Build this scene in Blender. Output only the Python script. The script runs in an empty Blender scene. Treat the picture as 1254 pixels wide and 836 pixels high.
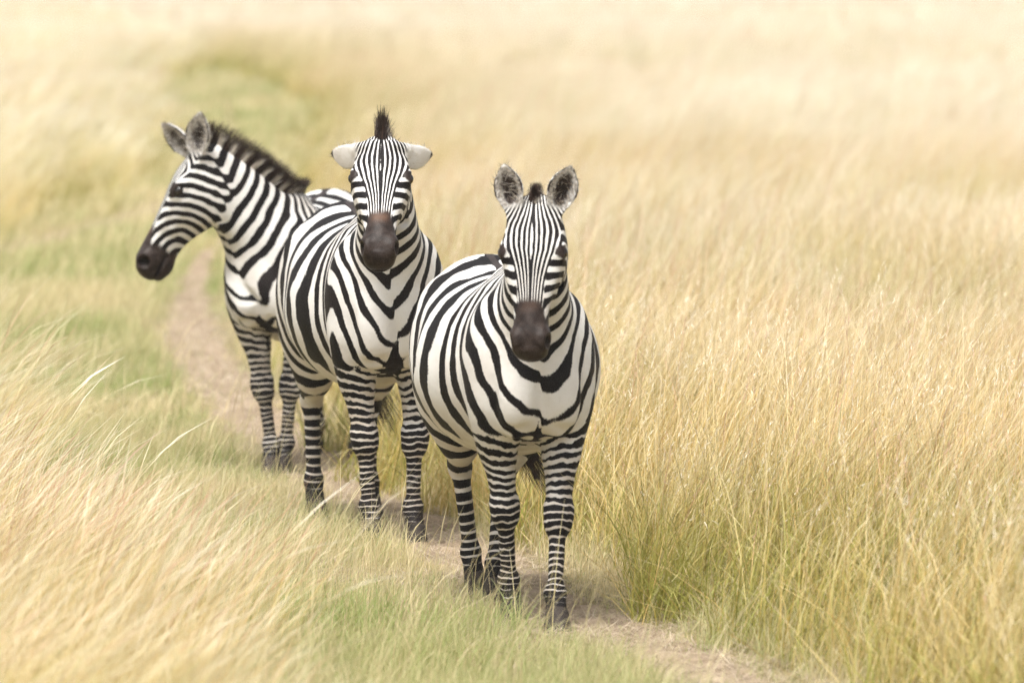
import bpy, bmesh, math, random
import numpy as np
from mathutils import Matrix, Vector

# ------------------------------------------------------------------ camera, sky, sun, exposure
sc = bpy.context.scene
FPX, CAMH, HORIZON = 7062.0, 2.5, -45.0          # focal length and horizon in photo pixels (1254 wide)
cam = bpy.data.cameras.new('camera'); camo = bpy.data.objects.new('camera', cam)
sc.collection.objects.link(camo); sc.camera = camo
cam.sensor_width = 36.0; cam.lens = 36.0 * FPX / 1254
cam.clip_start = 0.5; cam.clip_end = 6000
camo.location = (0, 0, CAMH)
camo.rotation_euler = (math.pi / 2 - math.atan((418 - HORIZON) / FPX), 0, 0)
cam.dof.use_dof = True; cam.dof.focus_distance = 23.3; cam.dof.aperture_fstop = 3.0

SUN_EL, SUN_AZ = math.radians(66), math.radians(205)     # azimuth clockwise from +Y (north)
w = bpy.data.worlds.new('World'); sc.world = w; w.use_nodes = True
nt = w.node_tree; bg = nt.nodes['Background']
sky = nt.nodes.new('ShaderNodeTexSky'); sky.sky_type = 'NISHITA'; sky.sun_disc = False
sky.sun_elevation = SUN_EL; sky.sun_rotation = SUN_AZ; sky.dust_density = 4.0; sky.ozone_density = 0.3
hs = nt.nodes.new('ShaderNodeHueSaturation'); hs.inputs['Saturation'].default_value = 0.12   # thin overcast: a whitish sky
nt.links.new(sky.outputs[0], hs.inputs['Color']); nt.links.new(hs.outputs[0], bg.inputs['Color'])
bg.inputs['Strength'].default_value = 0.11
sl = bpy.data.lights.new('sun', 'SUN'); sl.energy = 2.2; sl.angle = math.radians(16); sl.color = (1.0, 0.97, 0.92)
so = bpy.data.objects.new('sun', sl); sc.collection.objects.link(so)
so.rotation_euler = (math.pi / 2 - SUN_EL, 0, -SUN_AZ + math.pi)
sc.view_settings.view_transform = 'Standard'; sc.view_settings.look = 'None'
sc.view_settings.gamma = 1.0; sc.view_settings.use_curve_mapping = False
sc.view_settings.exposure = 0.98
sc.cycles.max_bounces = 6; sc.cycles.diffuse_bounces = 4; sc.cycles.transmission_bounces = 4
sc.cycles.use_denoising = True; sc.cycles.denoising_prefilter = 'NONE'; sc.cycles.denoising_input_passes = 'RGB_ALBEDO'

def at(px, py, z=0.0):
    """ground-height point seen at photo pixel (px, py)"""
    s = (py - HORIZON) / (CAMH - z)
    return Vector(((px - 627) / s, FPX / s, z))
# ------------------------------------------------------------------ zebras
F32 = np.float32
def sstep(a, b, x):
    t = np.clip((x - a) / (b - a), 0.0, 1.0)
    return t * t * (3 - 2 * t)
def smin(a, b, k):
    h = np.maximum(k - np.abs(a - b), 0.0) / k
    return np.minimum(a, b) - h * h * k * 0.25
def smax(a, b, k):
    return -smin(-a, -b, k)
def ell(q, r):
    """distance to an ellipsoid; q = three offset arrays, r = three radii (scalars or arrays)"""
    a, b, c = q[0] / r[0], q[1] / r[1], q[2] / r[2]
    k0 = np.sqrt(a * a + b * b + c * c)
    k1 = np.sqrt((a / r[0]) ** 2 + (b / r[1]) ** 2 + (c / r[2]) ** 2)
    return k0 * (k0 - 1.0) / (k1 + 1e-6)
def pchip(xs, ys):
    """smooth monotone-ish cubic through the stations"""
    xs = np.asarray(xs, float); ys = np.asarray(ys, float)
    d = np.diff(ys) / np.diff(xs)
    m = np.empty_like(ys); m[0] = d[0]; m[-1] = d[-1]
    w1 = np.diff(xs)[1:]; w0 = np.diff(xs)[:-1]
    m[1:-1] = (d[:-1] * w1 + d[1:] * w0) / (w0 + w1)
    def f(x):
        x = np.clip(x, xs[0], xs[-1])
        i = np.clip(np.searchsorted(xs, x) - 1, 0, len(xs) - 2)
        h = xs[i + 1] - xs[i]; t = (x - xs[i]) / h
        t2 = t * t; t3 = t2 * t
        return ((2*t3 - 3*t2 + 1) * ys[i] + (t3 - 2*t2 + t) * h * m[i] + (-2*t3 + 3*t2) * ys[i+1] + (t3 - t2) * h * m[i+1])
    g = np.linspace(xs[0], xs[-1], 257); tab = f(g)
    return lambda x: np.interp(x, g, tab)
def tube(t, y, v, t0, t1, cap0, cap1, W, C, HT, HB):
    """elliptical tube along t with a width, a centre line and separate heights above and below it"""
    tc = np.clip(t, t0, t1); qt = t - tc
    rc = np.where(qt < 0, cap0, cap1)
    qv = v - C(tc)
    h = np.where(qv > 0, HT(tc), HB(tc))
    return ell((qt, y, qv), (rc, W(tc), h))
def seg(P, A, B, ra, rb):
    """tapered limb from A to B; ra, rb = (radius fore-and-aft, radius sideways)"""
    A = np.asarray(A, float); B = np.asarray(B, float); D = B - A
    q = [P[i] - A[i] for i in range(3)]
    t = np.clip((q[0]*D[0] + q[1]*D[1] + q[2]*D[2]) / D.dot(D), 0, 1)
    q = [q[i] - t * D[i] for i in range(3)]
    r1 = ra[0] + (rb[0] - ra[0]) * t; r2 = ra[1] + (rb[1] - ra[1]) * t
    return ell(q, (r1, r2, r1))

HEAD_PITCH = math.radians(58)
HU = np.array([math.cos(HEAD_PITCH), 0, -math.sin(HEAD_PITCH)])
HV = np.array([math.sin(HEAD_PITCH), 0, math.cos(HEAD_PITCH)])
H0 = np.array([0.80, 0.0, 1.585])
NB = np.array([0.34, 0.0, 1.02])
NE = H0 + 0.05 * HU - 0.085 * HV
NL = float(np.linalg.norm(NE - NB)); NAX = (NE - NB) / NL
NUP = np.array([-NAX[2], 0, NAX[0]])

# torso stations
tx = [-0.80, -0.70, -0.55, -0.35, -0.15, 0.05, 0.22, 0.36, 0.48, 0.58]
tW = [0.17, 0.245, 0.31, 0.355, 0.372, 0.350, 0.285, 0.230, 0.195, 0.15]
tTop = [1.20, 1.285, 1.325, 1.30, 1.275, 1.27, 1.285, 1.22, 1.13, 1.04]
tBot = [0.80, 0.72, 0.655, 0.605, 0.585, 0.60, 0.635, 0.675, 0.70, 0.745]
tC = [1.00, 1.00, 0.985, 0.945, 0.92, 0.92, 0.93, 0.925, 0.90, 0.88]
T_C = pchip(tx, tC); T_HT = pchip(tx, np.subtract(tTop, tC)); T_HB = pchip(tx, np.subtract(tC, tBot))
# neck stations, along the neck
nx = [0, 0.15, 0.3, 0.45, 0.58, NL]
N_W = pchip(nx, [0.165, 0.142, 0.118, 0.100, 0.088, 0.082])
N_C = pchip(nx, [0, 0.005, 0.008, 0.005, 0, 0])
N_HT = pchip(nx, [0.235, 0.205, 0.175, 0.150, 0.128, 0.115])
N_HB = pchip(nx, [0.265, 0.220, 0.180, 0.150, 0.130, 0.115])
# head stations, poll to muzzle
hu = [0.00, 0.06, 0.12, 0.18, 0.25, 0.32, 0.38, 0.44, 0.50, 0.535]
hTop = [-0.012, 0.003, 0.012, 0.010, 0.002, -0.004, -0.008, -0.009, -0.013, -0.026]
hBot = [-0.15, -0.200, -0.238, -0.248, -0.228, -0.190, -0.166, -0.160, -0.164, -0.150]
hC = [-0.07, -0.06, -0.05, -0.045, -0.045, -0.048, -0.055, -0.066, -0.078, -0.085]
hW = [0.076, 0.098, 0.111, 0.114, 0.102, 0.081, 0.066, 0.063, 0.067, 0.060]
H_C = pchip(hu, hC); H_W = pchip(hu, hW)
H_HT = pchip(hu, np.subtract(hTop, hC)); H_HB = pchip(hu, np.subtract(hC, hBot))
EYE = (0.182, 0.107, -0.031)     # u, y, v
E_W = pchip([0, 0.2, 0.45, 0.7, 0.88, 1.0], [0.027, 0.042, 0.056, 0.047, 0.024, 0.003])

HS = [1.0]                         # size of the head being built
def headco(P):
    q = [(P[0] - H0[0]) / HS[0], P[1] / HS[0], (P[2] - H0[2]) / HS[0]]
    return q[0]*HU[0] + q[2]*HU[2], q[1], q[0]*HV[0] + q[2]*HV[2]
def neckco(P):
    q0 = P[0] - NB[0]; q2 = P[2] - NB[2]
    return q0*NAX[0] + q2*NAX[2], q0*NUP[0] + q2*NUP[2]

def ear_frames(z):
    """two ears in (u, y, v): base, tip axis, opening, side; lengths in metres"""
    out = []
    for s in (1, -1):
        base = np.array([0.030, s * 0.070, -0.034])
        e = np.array(z['ear'][0 if s > 0 else 1][0], float); n = np.array(z['ear'][0 if s > 0 else 1][1], float)
        e /= np.linalg.norm(e); n -= e * n.dot(e); n /= np.linalg.norm(n)
        out.append((base, e, n, np.cross(e, n), z.get('earskew', 0.0) * s, z.get('earlen', 1.0), z.get('earcurl', 0.75), z.get('earw', 1.0)))
    return out
EL = 0.182
def ear_co(h, fr):
    q = [h[i] - fr[0][i] for i in range(3)]
    return [q[0]*ax[0] + q[1]*ax[1] + q[2]*ax[2] for ax in fr[1:4]]
def ear_sdf(h, fr):
    a, c, b = ear_co(h, fr); a = a / fr[5]
    ta = np.clip(a / EL, 0, 1)
    w = E_W(ta)
    curl = fr[6] * (1 - 0.47 * ta)
    w = w * (1 + fr[4] * np.tanh(b / 0.02)) * fr[7]
    c0 = curl * (b * b) / (w + 0.01) - 0.012 * np.sin(ta * 3.14) + 0.02 * ta * ta
    sl = 2 * curl * b / (w + 0.01)
    sheet = np.abs(c - c0) / np.sqrt(1 + sl * sl) - 0.0065
    d = smax(sheet, np.abs(b) - w, 0.006)
    d = smax(d, a - EL, 0.006); d = smax(d, -a - 0.02, 0.006)
    stem = seg([a, b, c], (-0.035, 0, 0.0), (0.035, 0, -0.002), (0.032, 0.032), (0.016, 0.024))
    # the stem is hollow towards the cup's opening
    return smin(d, stem, 0.02)

def sdf_parts(P, z):
    f = z.get('fat', 1.0)
    W = pchip(tx, np.array(tW) * f)
    x, y, zz = P; ay = np.abs(y); A = [x, ay, zz]
    d = tube(x, y, zz, -0.80, 0.58, 0.075, 0.07, W, T_C, T_HT, T_HB)
    d = smin(d, ell((x + 0.56, ay - 0.155, zz - 0.90), (0.215, 0.135, 0.30)), 0.06)      # haunch
    d = smin(d, ell((x - 0.38, ay - 0.140, zz - 0.93), (0.145, 0.098, 0.27)), 0.055)       # shoulder
    d = smin(d, ell((x - 0.53, ay - 0.078, zz - 0.855), (0.110, 0.092, 0.15)), 0.035)     # breast muscles
    d = smin(d, seg(A, (0.10, 0.0, 1.27), (0.25, 0, 1.26), (0.05, 0.06), (0.06, 0.05)), 0.10)   # withers
    d = smin(d, ell((x + 0.46, ay - 0.195, zz - 1.15), (0.080, 0.045, 0.060)), 0.07)     # hip bone
    d = smin(d, seg(A, (0.34, 0.165, 0.98), (0.22, 0.115, 1.20), (0.05, 0.040), (0.04, 0.030)), 0.05)   # shoulder blade
    d = smax(d, -ell((x + 0.285, ay - 0.385, zz - 1.03), (0.090, 0.050, 0.130)), 0.09)      # flank hollow
    d = smax(d, -seg(A, (0.67, 0, 0.97), (0.635, 0, 0.74), (0.022, 0.016), (0.026, 0.020)), 0.045)      # groove of the breast
    d = smax(d, -seg(A, (0.575, 0.185, 0.99), (0.555, 0.185, 0.76), (0.020, 0.026), (0.022, 0.026)), 0.05)  # in front of the shoulder
    d = smax(d, -seg(A, (0.62, 0.050, 0.735), (0.55, 0.175, 0.715), (0.016, 0.016), (0.016, 0.016)), 0.035)  # armpit fold
    torso = smin(d, seg(A, (-0.80, 0, 1.17), (-0.885, 0, 1.02), (0.045, 0.045), (0.034, 0.034)), 0.06)
    torso = smin(torso, seg(A, (-0.885, 0, 1.02), (-0.90, 0, 0.74), (0.034, 0.034), (0.02, 0.02)), 0.02)
    # legs
    fl = seg(A, (0.40, 0.135, 0.83), (0.365, 0.125, 0.66), (0.105, 0.085), (0.085, 0.068))
    fl = smin(fl, seg(A, (0.365, 0.125, 0.66), (0.395, 0.115, 0.445), (0.082, 0.066), (0.046, 0.043)), 0.04)
    fl = smin(fl, seg(A, (0.395, 0.115, 0.445), (0.395, 0.113, 0.395), (0.050, 0.057), (0.046, 0.052)), 0.02)
    fl = smin(fl, ell((x - 0.412, ay - 0.115, zz - 0.42), (0.036, 0.049, 0.054)), 0.02)
    fl = smin(fl, seg(A, (0.392, 0.113, 0.39), (0.392, 0.11, 0.17), (0.037, 0.031), (0.034, 0.027)), 0.025)
    fl = smin(fl, ell((x - 0.388, ay - 0.11, zz - 0.152), (0.043, 0.042, 0.042)), 0.02)
    fl = smin(fl, seg(A, (0.394, 0.11, 0.145), (0.428, 0.11, 0.075), (0.034, 0.033), (0.042, 0.041)), 0.02)
    hl = seg(A, (-0.50, 0.145, 0.80), (-0.555, 0.130, 0.62), (0.150, 0.095), (0.095, 0.070))
    hl = smin(hl, seg(A, (-0.555, 0.130, 0.64), (-0.685, 0.120, 0.49), (0.090, 0.068), (0.052, 0.043)), 0.06)
    hl = smin(hl, ell((x + 0.705, ay - 0.12, zz - 0.505), (0.050, 0.041, 0.058)), 0.025)
    hl = smin(hl, seg(A, (-0.690, 0.118, 0.47), (-0.665, 0.112, 0.18), (0.045, 0.034), (0.036, 0.029)), 0.03)
    hl = smin(hl, ell((x + 0.668, ay - 0.112, zz - 0.155), (0.043, 0.038, 0.045)), 0.03)
    hl = smin(hl, seg(A, (-0.662, 0.112, 0.148), (-0.628, 0.112, 0.075), (0.035, 0.034), (0.042, 0.041)), 0.02)
    legs = np.minimum(fl, hl)
    # neck
    t, v = neckco(P)
    neck = tube(t, y, v, 0.0, NL, 0.10, 0.05, N_W, N_C, N_HT, N_HB)
    neck = smin(neck, seg(A, (0.45, 0.06, 1.00), (0.70, 0.045, 1.34), (0.11, 0.09), (0.075, 0.05)), 0.05)
    # head
    h = headco(P); u, hy, hv = h; y = hy; ay = np.abs(hy); ah = [u, ay, hv]
    hd = tube(u, y, hv, 0.0, 0.535, 0.05, 0.035, H_W, H_C, H_HT, H_HB)
    hd = smin(hd, ell((u - 0.155, ay - 0.064, hv + 0.140), (0.120, 0.042, 0.100)), 0.03)        # cheek
    hd = smin(hd, seg(ah, (0.20, 0.090, -0.078), (0.33, 0.062, -0.090), (0.018, 0.016), (0.010, 0.012)), 0.03)
    hd = smin(hd, ell((u - 0.178, ay - 0.096, hv + 0.026), (0.044, 0.024, 0.030)), 0.022)       # brow
    hd = smin(hd, ell((u - 0.500, ay - 0.046, hv + 0.052), (0.048, 0.030, 0.040)), 0.02)        # nostril wing
    hd = smin(hd, ell((u - 0.495, ay, hv + 0.130), (0.050, 0.046, 0.032)), 0.025)               # lower lip
    hd = smin(hd, ell((u - 0.535, ay, hv + 0.088), (0.030, 0.050, 0.040)), 0.02)                # upper lip
    eye = ell((u - EYE[0], ay - EYE[1], hv - EYE[2]), (0.0225, 0.0195, 0.0165))
    hd = smax(hd, -ell((u - EYE[0], ay - EYE[1] - 0.012, hv - EYE[2]), (0.0245, 0.022, 0.0170)), 0.006)
    hd = smin(hd, seg(ah, (0.160, 0.107, -0.0165), (0.200, 0.109, -0.014), (0.008, 0.008), (0.007, 0.007)), 0.010)
    hd = smin(hd, seg(ah, (0.165, 0.106, -0.049), (0.205, 0.104, -0.049), (0.005, 0.005), (0.005, 0.005)), 0.010)
    ns = ell((u - 0.510, ay - 0.068, hv + 0.048), (0.024, 0.020, 0.026))
    hd = smax(hd, -ns, 0.010)
    hd = smax(hd, -seg(ah, (0.425, 0.072, -0.112), (0.50, 0.066, -0.118), (0.004, 0.02), (0.005, 0.02)), 0.010)
    hd = smax(hd, -seg(ah, (0.50, 0.066, -0.118), (0.57, 0.0, -0.120), (0.005, 0.02), (0.006, 0.02)), 0.010)
    ears = None
    for fr in z['_ears']:
        e = ear_sdf(h, fr); ears = e if ears is None else np.minimum(ears, e)
    return torso, legs, neck, hd * HS[0], ears * HS[0]

def sdf(P, z):
    torso, legs, neck, hd, ears = sdf_parts(P, z)
    d = smin(torso, legs, 0.045)
    d = smin(d, neck, 0.12)
    hd = smin(hd, ears, 0.018)
    return smin(d, hd, 0.035)

def polygonise(fun, lo, hi, h=0.006, B=8):
    """surface nets on sparse blocks -> verts, quads"""
    lo = np.array(lo, float); H = h * B
    n = np.ceil((np.array(hi) - lo) / H).astype(int)
    ii = np.stack(np.meshgrid(*[np.arange(k) for k in n], indexing='ij'), -1).reshape(-1, 3)
    ctr = lo + (ii + 0.5) * H
    keep = []
    for c in np.array_split(np.arange(len(ctr)), max(1, len(ctr) // 60000)):
        keep.append(np.abs(fun([ctr[c, 0], ctr[c, 1], ctr[c, 2]])) < H * 1.25)
    bl = ii[np.concatenate(keep)]
    g = np.arange(B + 1)
    loc = np.stack(np.meshgrid(g, g, g, indexing='ij'), -1).reshape(-1, 3)
    N = n * B + 2
    keys, pos = [], []
    edges = []   # crossing edges: key of the cell, axis, sign
    corners = [(0,0,0),(1,0,0),(0,1,0),(1,1,0),(0,0,1),(1,0,1),(0,1,1),(1,1,1)]
    epairs = [(a, b) for a in range(8) for b in range(a + 1, 8) if bin(a ^ b).count('1') == 1]
    for chunk in np.array_split(bl, max(1, len(bl) // 400)):
        gi = chunk[:, None, :] * B + loc[None]
        P = lo + gi.reshape(-1, 3) * h
        d = fun([P[:, 0].copy(), P[:, 1].copy(), P[:, 2].copy()]).reshape(len(chunk), B+1, B+1, B+1)
        cs = [d[:, a:B+a, b:B+b, c:B+c] for a, b, c in corners]
        neg = sum((c < 0).astype(np.int8) for c in cs)
        act = (neg > 0) & (neg < 8)
        bi, a, b, c = np.nonzero(act)
        cv = [q[bi, a, b, c] for q in cs]
        acc = np.zeros((len(bi), 3)); cnt = np.zeros(len(bi))
        for p, q in epairs:
            m = (cv[p] < 0) != (cv[q] < 0)
            t = np.where(m, cv[p] / np.where(m, cv[p] - cv[q], 1), 0)
            cp = np.array(corners[p], float); cq = np.array(corners[q], float)
            acc += np.where(m[:, None], cp + (cq - cp) * t[:, None], 0); cnt += m
        cell = chunk[bi] * B + np.stack([a, b, c], -1)
        k = (cell[:, 0] * N[1] + cell[:, 1]) * N[2] + cell[:, 2]
        keys.append(k); pos.append(lo + (cell + acc / cnt[:, None]) * h)
        for ax, other in ((0, 1), (1, 2), (2, 4)):
            m = (cv[0] < 0) != (cv[other] < 0)
            edges.append(np.stack([k[m], np.full(m.sum(), ax), (cv[0][m] < 0).astype(int)], -1))
    keys = np.concatenate(keys); pos = np.concatenate(pos); edges = np.concatenate(edges)
    o = np.argsort(keys); keys = keys[o]; pos = pos[o]
    st = (N[1] * N[2], N[2], 1)
    quads = []
    for ax in range(3):
        e = edges[edges[:, 1] == ax]
        s1, s2 = st[(ax + 1) % 3], st[(ax + 2) % 3]
        ks = np.stack([e[:, 0], e[:, 0] - s1, e[:, 0] - s1 - s2, e[:, 0] - s2], -1)
        ix = np.clip(np.searchsorted(keys, ks), 0, len(keys) - 1)
        ok = (keys[ix] == ks).all(1)
        ix = ix[ok]; fl = e[ok, 2] == 0
        ix[fl] = ix[fl][:, ::-1]
        quads.append(ix)
    quads = np.concatenate(quads)
    # relax, then pull back onto the surface
    E = np.concatenate([quads[:, [0, 1]], quads[:, [1, 2]], quads[:, [2, 3]], quads[:, [3, 0]]])
    for _ in range(2):
        acc = np.zeros_like(pos); cnt = np.zeros(len(pos))
        for j in range(3):
            acc[:, j] = np.bincount(E[:, 0], pos[E[:, 1], j], len(pos)) + np.bincount(E[:, 1], pos[E[:, 0], j], len(pos))
        cnt = np.bincount(E.ravel(), minlength=len(pos))
        pos = 0.4 * pos + 0.6 * acc / cnt[:, None]
        pos = project(fun, pos, 0.003)
    # drop stray islands: keep the largest connected piece
    lab = np.arange(len(pos))
    for _ in range(400):
        m = np.minimum(lab[E[:, 0]], lab[E[:, 1]])
        new = lab.copy(); np.minimum.at(new, E[:, 0], m); np.minimum.at(new, E[:, 1], m)
        new = new[new]
        if (new == lab).all(): break
        lab = new
    big = np.bincount(lab).argmax(); kv = lab == big
    remap = np.cumsum(kv) - 1
    quads = remap[quads[kv[quads[:, 0]]]]
    return pos[kv], quads
def grad(fun, pos, e=0.0015):
    p = [pos[:, 0], pos[:, 1], pos[:, 2]]; g = np.empty_like(pos)
    for j in range(3):
        a = list(p); b = list(p); a[j] = p[j] + e; b[j] = p[j] - e
        g[:, j] = (fun(a) - fun(b)) / (2 * e)
    return g
def project(fun, pos, lim):
    d = fun([pos[:, 0], pos[:, 1], pos[:, 2]]); g = grad(fun, pos)
    step = d / np.maximum((g * g).sum(1), 0.05)
    mv = g * step[:, None]; L = np.linalg.norm(mv, axis=1)
    return pos - mv * np.minimum(1, lim / np.maximum(L, 1e-9))[:, None]

def rotm(axis, a):
    M = Matrix.Rotation(a, 3, axis); return np.array(M)
def about(p, R):
    M = np.eye(4); M[:3, :3] = R; M[:3, 3] = np.asarray(p) - R @ np.asarray(p); return M
KN = 7
def skin(P, z, deform_hoof=True):
    """moves rest points into the pose; returns posed points"""
    p = [P[:, 0], P[:, 1], P[:, 2]]
    torso, legs, neck, hd, ears = sdf_parts(p, z)
    hd = np.minimum(hd, ears)
    R_ = math.radians
    T = [np.eye(4)]
    nwt = np.exp(-z.get('nload', 0.0) * np.arange(KN)); nwt = nwt / nwt.sum()
    for j in range(KN):
        c = NB + NAX * (NL * (j + 0.3) / KN) - NUP * 0.02
        T.append(T[-1] @ about(c, rotm('Z', R_(z['neck'][0]) * nwt[j]) @ rotm('Y', R_(z['neck'][1]) / KN)))
    hy, hp, hr = z['head']
    Rh = rotm('Z', R_(hy)) @ rotm('Y', R_(hp))
    Rr = np.array(Matrix.Rotation(R_(hr), 3, Vector(HU)))
    T.append(T[-1] @ about(NE, Rh @ Rr))
    z['_headM'] = T[-1]
    t, v = neckco(p)
    tau = np.clip((t - 0.04) / (NL - 0.06), 0, 1) * KN
    u, _, hv = headco(p)
    wh = np.clip(0.5 + (neck - hd) / 0.07, 0, 1); wh = wh * wh * (3 - 2 * wh)
    wh = wh * (t > 0.25)
    wh = np.where(u > 0.22, np.maximum(wh, (t > 0.2) * (hd < 0.03)), wh)
    W = np.zeros((len(P), KN + 2))
    i0 = np.minimum(tau.astype(int), KN - 1); fr = tau - i0
    ar = np.arange(len(P))
    W[ar, i0] += (1 - fr) * (1 - wh); W[ar, i0 + 1] += fr * (1 - wh); W[ar, KN + 1] += wh
    out = np.einsum('nk,kij->nij', W, np.stack(T))
    Ph = np.concatenate([P, np.ones((len(P), 1))], 1)
    Q = np.einsum('nij,nj->ni', out, Ph)[:, :3]
    # legs
    for key, fore, s in (('fl', 1, 1), ('fr', 1, -1), ('hl', 0, 1), ('hr', 0, -1)):
        sw, ab, lo, fet = z[key]
        piv = np.array([0.38, s * 0.13, 0.86]) if fore else np.array([-0.52, s * 0.14, 0.90])
        mid = np.array([0.395, s * 0.115, 0.42]) if fore else np.array([-0.70, s * 0.12, 0.50])
        fp = np.array([0.39, s * 0.11, 0.15]) if fore else np.array([-0.665, s * 0.112, 0.155])
        side = (P[:, 1] * s > 0) & ((P[:, 0] > -0.1) if fore else (P[:, 0] < -0.1)) & (P[:, 0] > -0.84) 
        mem = np.clip(0.5 + (torso - legs) / 0.12, 0, 1); mem = np.where(P[:, 2] < 0.50, 1, mem)
        tailish = (P[:, 0] < -0.80)
        wl = mem * sstep(0.84, 0.62, P[:, 2]) * side * ~tailish * np.maximum(sstep(0.0, 0.075, np.abs(P[:, 1])), P[:, 2] < 0.50)
        M1 = about(piv, rotm('X', R_(ab)) @ rotm('Y', R_(-sw)))
        M2 = M1 @ about(mid, rotm('Y', R_(-lo)))
        M3 = M2 @ about(fp, rotm('Y', R_(-fet)))
        hb = (M3 @ np.array([0.44 if fore else -0.61, s * 0.11, 0.0, 1]))[2]     # ground the hoof
        k2 = sstep(mid[2] + 0.05, mid[2] - 0.05, P[:, 2]); k3 = sstep(0.185, 0.125, P[:, 2])
        m = side & (wl > 0)
        q = Ph[m]
        a = (q @ M1.T)[:, :3]; b = (q @ M2.T)[:, :3]; c = (q @ M3.T)[:, :3]
        k2 = k2[m][:, None]; k3 = k3[m][:, None]; w = wl[m][:, None]
        pos = a * (1 - k2) + b * k2; pos = pos * (1 - k3) + c * k3
        pos[:, 2] -= hb * sstep(0.85, 0.10, P[m, 2])
        Q[m] = Q[m] * (1 - w) + pos * w
    # tail sway
    tl = (P[:, 0] < np.where(P[:, 2] < 0.74, -0.79, -0.845)) & (P[:, 2] < 1.08) & (P[:, 2] > 0.2)
    k = np.clip((1.08 - P[:, 2]) / 0.7, 0, 1.2) ** 1.4
    Q[:, 1] += np.where(tl, k * z.get('tail', 0.0), 0)
    Q[:, 0] += np.where(tl, k * z.get('tailx', 0.0), 0)
    return Q

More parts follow.
